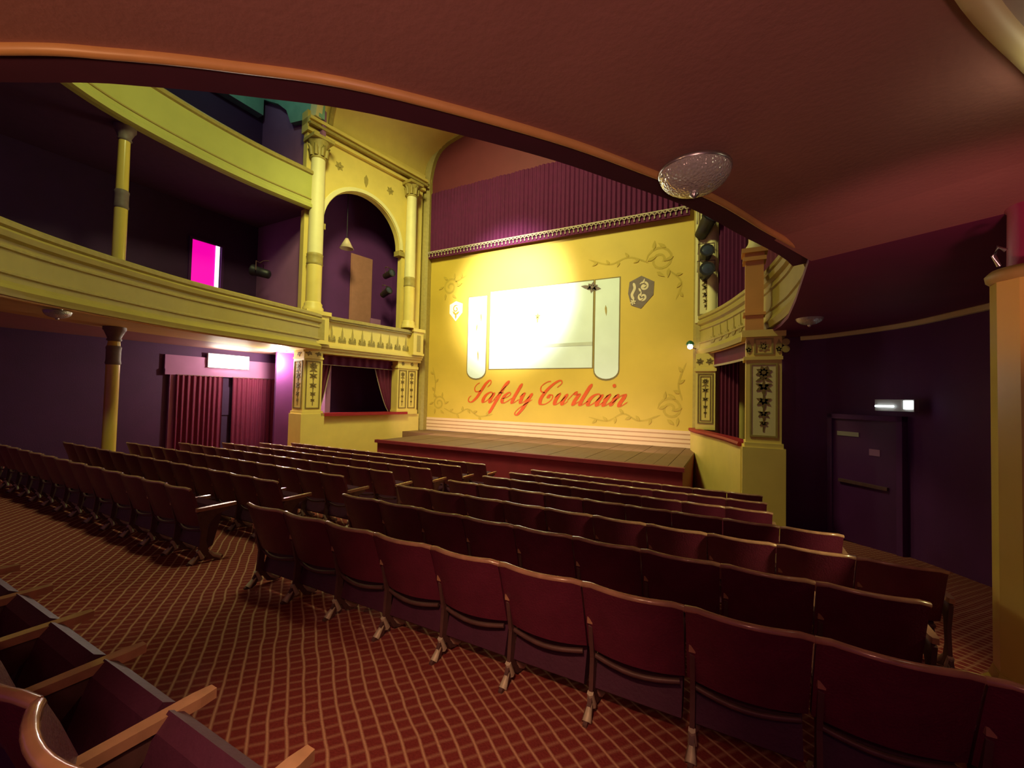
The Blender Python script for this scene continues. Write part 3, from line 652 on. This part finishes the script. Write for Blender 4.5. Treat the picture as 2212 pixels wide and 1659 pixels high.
# script lettering
LET = {
 'S': (1.15, [[(1.05,1.5),(1.2,1.9),(1.0,2.2),(0.75,1.9),(0.62,1.2),(0.5,0.45),(0.2,0.0),(-0.15,0.1),(-0.25,0.45),(-0.1,0.62)], [(0.62,1.15),(0.15,1.05),(-0.15,1.4),(-0.12,1.75),(0.1,1.95)]]),
 'a': (1.08, [[(0.78,0.85),(0.5,1.02),(0.18,0.8),(0.08,0.35),(0.25,0.0),(0.55,0.25),(0.8,0.85)], [(0.84,1.0),(0.78,0.3),(0.92,0.0),(1.2,0.35)]]),
 'f': (0.72, [[(0.0,0.3),(0.4,1.3),(0.65,1.9),(0.58,2.1),(0.42,1.7),(0.34,0.7),(0.28,-0.3),(0.22,-1.1)], [(0.1,0.98),(0.62,0.98)]]),
 'e': (0.82, [[(0.05,0.4),(0.45,0.6),(0.62,0.85),(0.42,1.02),(0.16,0.75),(0.1,0.3),(0.32,0.0),(0.62,0.15),(0.92,0.5)]]),
 't': (0.74, [[(0.34,1.9),(0.28,1.0),(0.26,0.3),(0.4,0.0),(0.78,0.4)]]),
 'y': (1.15, [[(0,0.6),(0.2,1.0),(0.22,0.5),(0.34,0.06),(0.6,0.2),(0.85,0.75)], [(0.92,1.0),(0.86,0.3),(0.78,-0.5),(0.55,-1.1),(0.3,-0.95),(0.42,-0.5),(0.9,0.05),(1.2,0.4)]]),
 'C': (1.3, [[(1.05,1.55),(1.25,1.95),(1.0,2.2),(0.6,1.85),(0.3,1.2),(0.2,0.5),(0.4,0.02),(0.8,0.02),(1.1,0.4),(1.05,0.8),(0.8,0.85),(0.75,0.55)], [(0.28,1.05),(-0.12,1.2),(-0.3,1.65),(0.0,2.05),(0.3,2.1)]]),
 'u': (1.12, [[(0,0.6),(0.2,1.0),(0.18,0.35),(0.34,0.0),(0.62,0.25),(0.82,0.8)], [(0.86,1.0),(0.80,0.3),(0.95,0.0),(1.2,0.35)]]),
 'r': (0.86, [[(0,0.4),(0.28,1.15),(0.42,0.95),(0.66,0.95),(0.6,0.4),(0.68,0.0),(0.95,0.35)]]),
 'i': (0.62, [[(0,0.5),(0.24,1.0),(0.2,0.3),(0.34,0.0),(0.68,0.4)]]),
 'n': (1.15, [[(0,0.6),(0.2,1.0),(0.18,0.5),(0.14,0.0)], [(0.18,0.25),(0.45,0.85),(0.7,1.0),(0.76,0.7),(0.72,0.25),(0.86,0.0),(1.2,0.4)]]),
}
word = 'Safety Curtain'
adv = sum(0.55 if ch == ' ' else LET[ch][0] for ch in word)
xh = 0.37; shear = 0.55; scx = (5.75-shear*0)/(adv*xh)
x = -8.72; zb = 1.27
for ch in word:
    if ch == ' ': x += 0.55*xh*scx; continue
    a, strokes = LET[ch]; mb = MB()
    for st in strokes:
        pts = catmull([(px*xh*scx, pz*xh) for px, pz in st], 7)
        ribbon(mb, pts, 0.035, 0.135, 0, shear)
    if ch == 'i':
        mb.prism([(0.24*xh*scx+0.06*math.cos(t)+shear*1.75*xh, 1.75*xh+0.06*math.sin(t)) for t in [2*math.pi*q/8 for q in range(8)]], XZ, 0, -0.004)
    o = mb.build('letter', 'letter_red', sc); o.location = (x, SY-0.014, zb)
    x += a*xh*scx

# ------------------------------------------------------------------ stage
st = thing('stage', 'brown boarded stage apron with a burgundy front below the safety curtain', 'stage', kind='structure')
x = -9.3; nb = 28
for k in range(nb):
    x0 = -9.3+8.42*k/nb
    MB().box(x0+0.004, x0+8.42/nb-0.004, 9.14, 13.1, 0.08, 0.13+0.002*(k % 3)).build('board', 'stage_board', st)
MB().box(-9.3, -0.88, 9.12, 13.1, -0.9, 0.08).build('front', 'stage_front', st)
MB().box(-9.34, -0.84, 9.04, 9.16, 0.06, 0.145).build('nosing', 'stage_front', st)
MB().box(-11.2, -9.3, 11.9, 13.1, -0.9, 0.12).build('side_block', 'stage_board', st)

# proscenium lamps
def bracket_lamp(label, loc, rz):
    t = thing('bracket_lamp', label, 'lamp', loc, rz, group='bracket lamps on the proscenium')
    MB().tube([(0, 0.22, -0.02), (0, 0.1, 0.0), (0, 0.02, 0.04), (0, 0, 0.1)], 0.016, 6).build('arm', 'iron', t)
    MB().lathe([(0.11, 0.08), (0.09, 0.15), (0.04, 0.19), (0, 0.2)], n=14, cap=False).build('hood', 'green_hood', t)
    MB().lathe([(0.0, -0.05), (0.06, -0.02), (0.075, 0.03), (0.05, 0.09), (0.02, 0.11)], n=14).build('bulb', 'glow_pink', t)
    lamp('POINT', 'bracket_light', (loc[0], loc[1]-0.15, loc[2]-0.05), 2, (1.0, 0.75, 0.75), size=0.06)
bracket_lamp('pink white bracket lamp on the far side of the proscenium', (-11.0, 12.25, 2.98), rad(80))
bracket_lamp('green hooded bracket lamp on the near side of the proscenium', (-1.05, 12.55, 2.98), rad(-40))

# ------------------------------------------------------------------ near stage box
nbx = thing('stage_box', 'near yellow stage box with ornamented square pillar and curved front', 'stage box')
FZ = -0.95
MB().box(0.16, 0.80, 8.35, 9.1, FZ, 0.72).box(0.19, 0.77, 8.38, 9.07, 0.72, 0.80).build('plinth', 'cream', nbx)
MB().box(0.21, 0.745, 8.43, 9.0, 0.80, 2.24).build('pilaster', 'cream', nbx)
g = MB(); frame_strips(g, 0.27, 0.685, 0.90, 2.18, 0.028, 8.43); g.build('panel_frame', 'gilt', nbx)
MB().box(0.30, 0.655, 8.422, 8.43, 0.93, 2.15).build('panel_field', 'cream_pale', nbx)
g = MB(); garland(g, 0.478, 0.94, 2.14, 0.30, 8.422); g.build('pilaster_ornament', 'ornament', nbx, label='olive painted garland of leaves and flowers')
MB().box(0.17, 0.76, 8.40, 9.02, 2.24, 2.30).box(0.21, 0.745, 8.43, 9.0, 2.30, 2.64).box(0.14, 0.80, 8.36, 9.05, 2.64, 2.76).build('pilaster_capital', 'cream', nbx)
g = MB(); frame_strips(g, 0.33, 0.62, 2.33, 2.62, 0.028, 8.43); rosette(g, 0.475, 2.475, 0.10, 8.43, 7)
for xx in (0.25, 0.70): leaf(g, xx, 2.34, math.pi/2, 0.26, 0.09, 8.43); rosette(g, xx, 2.42, 0.05, 8.43, 5)
for zz in (2.42, 2.54): g.prism([(0.80+0.06*math.cos(t), zz+0.06*math.sin(t)) for t in [2*math.pi*q/10 for q in range(10)]], XZ, 8.5, 8.42)
g.build('capital_ornament', 'gilt', nbx)
MB().box(0.19, 0.47, 8.36, 8.62, 2.76, 3.98).box(0.16, 0.50, 8.33, 8.65, 3.02, 3.07).build('upper_pedestal', 'cream_warm_lit', nbx, label='square pedestal tinted by warm light in front of the circle front')
MB().box(0.15, 0.51, 8.32, 8.66, 3.98, 4.05).box(0.18, 0.48, 8.35, 8.63, 4.05, 4.12).box(0.13, 0.53, 8.30, 8.68, 4.12, 4.20).build('pedestal_cap', 'cream_warm_lit', nbx)
MB().lathe([(0.17, 4.20), (0.17, 4.26), (0.13, 4.32), (0.12, 4.36), (0.12, 7.2)], 0.36, 8.5, 16).build('upper_column', 'cream_pale', nbx)
lowp = catmull([(-0.98, 12.75), (-0.80, 12.0), (-0.42, 11.0), (-0.08, 10.1), (0.08, 9.5), (0.20, 9.05)], 6)
MB().sweep(lowp, [(0.06, FZ), (0.06, 0.66), (-0.12, 0.66), (-0.12, FZ)], XY).build('curved_wall', 'cream', nbx)
MB().sweep(lowp, [(0.10, 0.66), (0.12, 0.70), (0.10, 0.745), (-0.16, 0.745), (-0.16, 0.66)], XY).build('sill', 'sill_red', nbx)
MB().box(-0.88, -0.40, 12.25, 12.75, 0.74, 2.78).box(-0.92, -0.37, 12.21, 12.75, 2.30, 2.38).build('pilaster', 'cream', nbx)
g = MB(); frame_strips(g, -0.83, -0.45, 0.9, 2.24, 0.03, 12.25); frame_strips(g, -0.77, -0.51, 0.97, 2.17, 0.02, 12.25); garland(g, -0.64, 1.0, 2.14, 0.2, 12.25); rosette(g, -0.78, 2.56, 0.10, 12.25, 6); rosette(g, -0.54, 2.56, 0.10, 12.25, 6)
g.build('pilaster_ornament', 'ornament', nbx)
MB().box(1.3, 1.4, 9.45, 12.95, -0.9, 9).box(0.8, 1.4, 9.32, 9.42, 2.7, 9).build('interior_wall', 'wall_purple', nbx)
# palmettes on the circle front beside the near box
def nearest_path(yy):
    for i in range(len(cpath)-1):
        if cpath[i][1] >= yy >= cpath[i+1][1]:
            t = (cpath[i][1]-yy)/(cpath[i][1]-cpath[i+1][1]); a, b = cpath[i], cpath[i+1]
            return (a[0]+(b[0]-a[0])*t, yy, math.atan2(b[1]-a[1], b[0]-a[0]))
for k in range(8):
    px, py, an = nearest_path(9.15+k*0.42)
    g = MB(); leaf(g, 0, 0.0, math.pi/2, 0.42, 0.07, -0.045)
    for q in (-1, 1): leaf(g, 0, 0.0, math.pi/2+q*0.6, 0.2, 0.08, -0.045); leaf(g, 0, 0, math.pi/2+q*1.15, 0.15, 0.07, -0.045)
    o = g.build('palmette', 'gilt', circle); o.location = (px, py, 3.05); o.rotation_euler = (0, 0, an)
# valance and curtains in the near box
t = thing('box_valance', 'crimson valance with pale braid under the circle in near stage box', 'valance')
vp = [(x-0.0, y) for x, y in cpath if 9.1 < y < 12.6]
MB().sweep(vp, [(-0.06, 2.80), (-0.06, 2.46), (-0.075, 2.46), (-0.075, 2.80)], XY).build('cloth', 'drape', t)
MB().sweep(vp, [(-0.05, 2.42), (-0.05, 2.47), (-0.085, 2.47), (-0.085, 2.42)], XY).build('braid', 'fringe', t)
def hang(label, x0, y0, x1, y1, z0, z1, folds, m='drape'):
    t = thing('box_curtain', label, 'curtain', (x0, y0, z0))
    dx, dy = x1-x0, y1-y0; l = math.hypot(dx, dy); nx, ny = -dy/l, dx/l
    def fn(th): return lambda u, v: (dx*u+nx*(0.05*math.sin(u*folds*6.283)+th), dy*u+ny*(0.05*math.sin(u*folds*6.283)+th), (z1-z0)*v)
    MB().grid(fn(0), folds*8, 3).grid(fn(0.012), folds*8, 3).build('cloth', m, t)
hang('dark crimson curtain in lower near stage box next the stage pilaster', -0.30, 12.2, 0.15, 12.0, 0.2, 2.7, 5)
hang('purple curtain hanging in upper near stage box beside the ornament wall', -0.35, 12.5, 0.30, 12.0, 3.0, 7.4, 7, 'pelmet')
hang('purple curtain hanging in upper near stage box behind the pedestal', 0.32, 11.8, 0.95, 10.5, 3.0, 7.4, 8, 'drape')
t = thing('side_panel', 'cream ornamented side panel between stage opening and upper near box', 'panel')
MB().box(-0.95, -0.38, 12.75, 12.9, 3.7, 7.6).build('field', 'cream_pale', t)
g = MB(); frame_strips(g, -0.88, -0.45, 3.9, 7.3, 0.04, 12.75); garland(g, -0.66, 4.0, 5.0, 0.3, 12.75); g.build('ornament', 'ornament', t)
stage_lantern('black stage lantern high on the side panel by near stage box', (-0.66, 12.45, 6.35), rad(30), rad(60), 1.5)
stage_lantern('black stage lantern in the middle of the side panel by near box', (-0.66, 12.5, 5.55), rad(10), rad(80), 1.2)
stage_lantern('black stage lantern lowest on the side panel by near box', (-0.66, 12.5, 5.05), rad(10), rad(85), 1.3)

# ------------------------------------------------------------------ near column on the right
ccx, ccy = 1.625, 3.70
cb = floor_z(ccy)
col = thing('round_column', 'thick faceted yellow column with gilt rim beside the seat rows', 'column', (ccx, ccy, cb))
MB().lathe([(0.25, 0), (0.25, 0.10), (0.21, 0.14), (0.195, 0.2)], n=10, smooth=False, a0=0.2).build('base', 'cream_gloss', col)
MB().lathe([(0.19, 0.2), (0.185, 2.58)], n=10, smooth=False, cap=False, a0=0.2).build('shaft', 'cream_gloss', col)
MB().lathe([(0.185, 2.58), (0.205, 2.60), (0.21, 2.63), (0.185, 2.66), (0.12, 2.66)], n=24).build('rim', 'gilt', col)
MB().lathe([(0.115, 2.66), (0.11, 3.02), (0.15, 3.08), (0.16, 3.14)], n=20).build('upper_shaft', 'column_red', col)
MB().tube([(-0.17, -0.04, 2.68), (-0.20, -0.06, 2.74), (-0.19, -0.08, 2.79), (-0.16, -0.09, 2.76)], 0.012, 6).build('hook', 'steel', col)

# ------------------------------------------------------------------ door, lamp and signs on the curved wall
ang = math.atan2(8.17-9.05, 2.29-1.56)
dw = thing('door_2', 'dark purple exit door in the curved wall by near stage box', 'door', (1.90, 8.60, floor_z(8.6)), ang, kind='structure')
MB().box(-0.50, 0.50, -0.06, 0.02, 0, 2.0).build('leaf', 'door_paint', dw)
for a, b in ((-0.58, -0.50), (0.50, 0.58)): MB().box(a, b, -0.09, 0.02, 0, 2.08).build('frame', 'wall_purple', dw)
MB().box(-0.58, 0.58, -0.09, 0.02, 2.0, 2.08).build('frame', 'wall_purple', dw)
MB().box(-0.38, 0.38, -0.10, -0.06, 0.95, 1.0).build('push_bar', 'iron', dw)
MB().box(-0.42, -0.06, -0.07, -0.055, 1.72, 1.79).build('sign', 'sign_plate', dw)
MB().box(0.1, 0.26, -0.07, -0.055, 1.45, 1.55).build('plate', 'wall_mauve', dw)
el = thing('emergency_light', 'small bright white emergency tube light over the dark door', 'lamp', (2.11, 8.03, 1.50), ang)
MB().box(-0.26, 0.26, -0.03, 0.06, -0.085, 0.085).build('back_box', 'sign_plate', el)
MB().tube([(-0.23, -0.06, -0.015), (0.02, -0.06, -0.015)], 0.014, 8).build('tube', 'glow_tube', el)
MB().box(0.14, 0.25, -0.05, -0.03, -0.05, 0.07).build('lit_end', 'glow_tube', el)
lamp('POINT', 'emergency_glow', (1.98, 7.8, 1.52), 0.15, (0.75, 1.0, 1.0), size=0.05)

# ------------------------------------------------------------------ glass bowl lights
def bowl(label, x, y, r, dz=0.012):
    t = thing('glass_bowl_light', label, 'ceiling light', (x, y, 2.80), group='cut glass bowl lights under the circle')
    MB().lathe([(r*0.35, 0), (r*0.35, -0.02), (r*0.3, -0.035), (r*0.3, 0)], n=20).build('ceiling_plate', 'steel', t)
    prof = [(r*math.cos(a), -0.05-0.62*r*math.sin(a)) for a in [rad(90)*k/9 for k in range(9)]]+[(0.02, -0.05-0.62*r)]
    prof = [(r*0.97, -0.035)]+prof
    dn_ = lambda pr: [(a, b-dz) for a, b in pr]
    prof = dn_(prof)
    MB().lathe(prof, n=32, cap=False).build('bowl', 'glass', t)
    MB().lathe(dn_([(r*0.98, -0.03), (r*1.02, -0.035), (r*1.02, -0.05), (r*0.98, -0.055)]), n=32, cap=False).build('rim', 'steel', t)
    MB().lathe(dn_([(0.02, -0.045-0.62*r), (0.025, -0.06-0.62*r), (0.0, -0.08-0.62*r)]), n=10).build('finial', 'steel', t)
    for q in range(3):
        b = 2*math.pi*q/3; MB().tube([(r*0.3*math.cos(b), r*0.3*math.sin(b), -0.02), (r*0.98*math.cos(b), r*0.98*math.sin(b), -0.04-dz)], 0.006, 5).build('bracket', 'steel', t)
bowl('large cut glass bowl light overhead at the circle edge', -0.19, 2.42, 0.182)
bowl('cut glass bowl light under the far side of the circle', -9.95, 2.55, 0.17)
bowl('cut glass bowl light under the circle by the near stage box', 0.98, 7.3, 0.17)

# ------------------------------------------------------------------ theatre seats
P = 0.49
def back_fn(th, w_=0.240):
    def g_(u, v):
        x = -w_+2*w_*u; z = 0.34+0.38*v
        corner = 0.012*max(0, (abs(2*u-1)-0.75)/0.25)**2*(v > 0.9)
        return (x, -0.055*(1-(2*u-1)**2)-0.13*v+th+0.06, z-corner)
    return g_
def seat_meshes():
    d = {}
    m = MB(); NU, NV = 10, 5
    fb, ff = back_fn(-0.016), back_fn(0.016)
    m.grid(fb, NU, NV); m.grid(ff, NU, NV)
    for v_ in (0, 1): m.grid(lambda u, q: tuple(a+(b-a)*q for a, b in zip(fb(u, v_), ff(u, v_))), NU, 1, False)
    for u_ in (0, 1): m.grid(lambda v, q: tuple(a+(b-a)*q for a, b in zip(fb(u_, v), ff(u_, v))), NV, 1, False)
    d['backrest'] = (m, 'seat_vinyl')
    d['top_rail'] = (MB().tube([tuple(Vector(back_fn(0)(k/10, 1.0))+Vector((0, 0, 0.004))) for k in range(11)], 0.017, 8), 'worn_wood')
    m = MB()
    outl = [(0.05, 0.13), (0.09, 0.10), (0.15, 0.13), (0.20, 0.34), (0.235, 0.52), (0.20, 0.54), (0.165, 0.50), (0.10, 0.30)]
    m.prism(outl, YZ, -0.205, 0.225)
    d['seat'] = (m, 'seat_under')
    m = MB().tube([(-0.215+0.43*k/8, 0.055-0.03*math.sin(math.pi*k/8), 0.30-0.02*math.sin(math.pi*k/8)) for k in range(9)], 0.014, 6)
    d['seat_bar'] = (m, 'iron')
    return d
SM = {k: (m.mesh(k, mt)) for k, (m, mt) in seat_meshes().items()}
def stanchion_mesh():
    m = MB()
    out = [(-0.02, 0.08), (-0.05, 0.02), (-0.10, 0.0), (-0.14, 0.0), (-0.14, 0.025), (-0.09, 0.05), (-0.045, 0.13), (-0.03, 0.30), (-0.07, 0.48), (-0.04, 0.50), (0.20, 0.50), (0.22, 0.47), (0.10, 0.44), (0.03, 0.36), (0.015, 0.2), (0.05, 0.07), (0.12, 0.03), (0.17, 0.025), (0.17, 0.0), (0.11, 0.0), (0.05, 0.02), (0.01, 0.08)]
    m.prism([(a+0.05, b) for a, b in out], YZ, -0.011, 0.011); return m.mesh('stanchion', 'iron')
SM['stanchion'] = stanchion_mesh()
m = MB()
m.tube([(0, 0.04, 0.045), (0, 0.0, 0.13)], 0.016, 6, rr=[0.024, 0.018]).tube([(0, 0.09, 0.10), (0, 0.14, 0.05), (0, 0.2, 0.015)], 0.016, 6, rr=[0.014, 0.022, 0.026]).tube([(0, -0.0, 0.08), (0, -0.06, 0.02)], 0.016, 6, rr=[0.014, 0.026])
SM['foot'] = m.mesh('foot', 'worn_iron')
m = MB()
arm = [(-0.02, 0.0), (-0.024, 0.28), (-0.016, 0.33), (0.016, 0.33), (0.024, 0.28), (0.02, 0.0), (0.014, -0.03), (-0.014, -0.03)]
m.prism(arm, XY, 0.50, 0.532); SM['armrest'] = m.mesh('armrest', 'worn_wood')
def part(name, parent, x=0.0):
    o = bpy.data.objects.new(name, SM[name]); COL.objects.link(o); o.parent = parent; o.location = (x, 0, 0); return o
def seat(x, y, label, group, last=False):
    """x is the seat's lower-x boundary; stands on the raked floor"""
    t = thing('theatre_seat', label, 'seat', (x+P/2, y, floor_z(y+0.05)), group=group)
    j = random.uniform(-0.012, 0.012)
    for n_ in ('backrest', 'top_rail', 'seat', 'seat_bar'):
        o = part(n_, t)
        if n_ == 'seat': o.rotation_euler = (j*2, 0, 0)
    for xx in ((-P/2+0.031,) if not last else (-P/2+0.031, P/2+0.031)):
        part('foot', part('stanchion', t, xx)); part('armrest', t, xx)
    return t
ORD = ['first', 'second', 'third', 'fourth', 'fifth', 'sixth', 'seventh', 'eighth', 'ninth', 'tenth', 'eleventh', 'twelfth', 'thirteenth', 'fourteenth', 'fifteenth']
ROWN = ['back row', 'second row from back', 'third row from back', 'fourth row from back', 'fifth row from back', 'sixth row from back', 'seventh row from back']
ROW_Y = [2.1, 2.97, 3.88, 4.78, 5.68, 6.58, 7.48]
R_END = [1.28, 0.92, 1.29, 0.90, 0.42, 0.42, 0.42]
R_N = [10, 9, 10, 9, 8, 8, 8]
for r in range(7):
    y = ROW_Y[r]+0.08
    for k in range(R_N[r]):
        x = R_END[r]-P*(R_N[r]-k)
        seat(x, y, f'burgundy tip-up seat, {ORD[k]} from aisle, {ROWN[r]}, near block', 'tip-up seats of the near block', k == R_N[r]-1)
    NL = 13
    for k in range(NL):
        x = -4.55-P*(k+1)
        seat(x, y, f'burgundy tip-up seat, {ORD[k]} from aisle, {ROWN[r]}, far block', 'tip-up seats of the far block', k == 0)
for k in range(8):
    x = -1.06-P*(k)
    seat(x, 0.47, f'dim tip-up seat behind the cross aisle, {ORD[k]} from camera', 'tip-up seats behind the cross aisle', k == 0)

# ------------------------------------------------------------------ ornaments and fittings belong to the part that carries them
def nest(root, child, carrier):
    kids = [o for o in root.children if o.name.split('.')[0] == child]
    hosts = [o for o in root.children if o.name.split('.')[0] == carrier]
    for i, k in enumerate(kids):
        if hosts: k.parent = hosts[min(i, len(hosts)-1)]
for root in (bx, nbx):
    nest(root, 'pilaster_ornament', 'pilaster'); nest(root, 'capital_ornament', 'pilaster_capital')
    nest(root, 'palmette', 'front_panel'); nest(root, 'pedestal_panel', 'pedestal'); nest(root, 'spandrel_ornament', 'arch_wall')
    nest(root, 'cornice_shadow_line', 'cornice'); nest(root, 'panel_frame', 'pilaster'); nest(root, 'panel_field', 'pilaster')
nest(circle, 'palmette', 'front_panel'); nest(sc, 'crest_figure', 'crest'); nest(sc, 'shield_figure', 'shield')
nest(sc, 'white_panel', 'panel_outline'); nest(sc, 'foot_stripe', 'foot_band'); nest(pel, 'fringe', 'cloth')
for nm in ('sign', 'plate', 'push_bar'): nest(dw, nm, 'leaf')
nest(dr, 'notice_board', 'door_leaf')
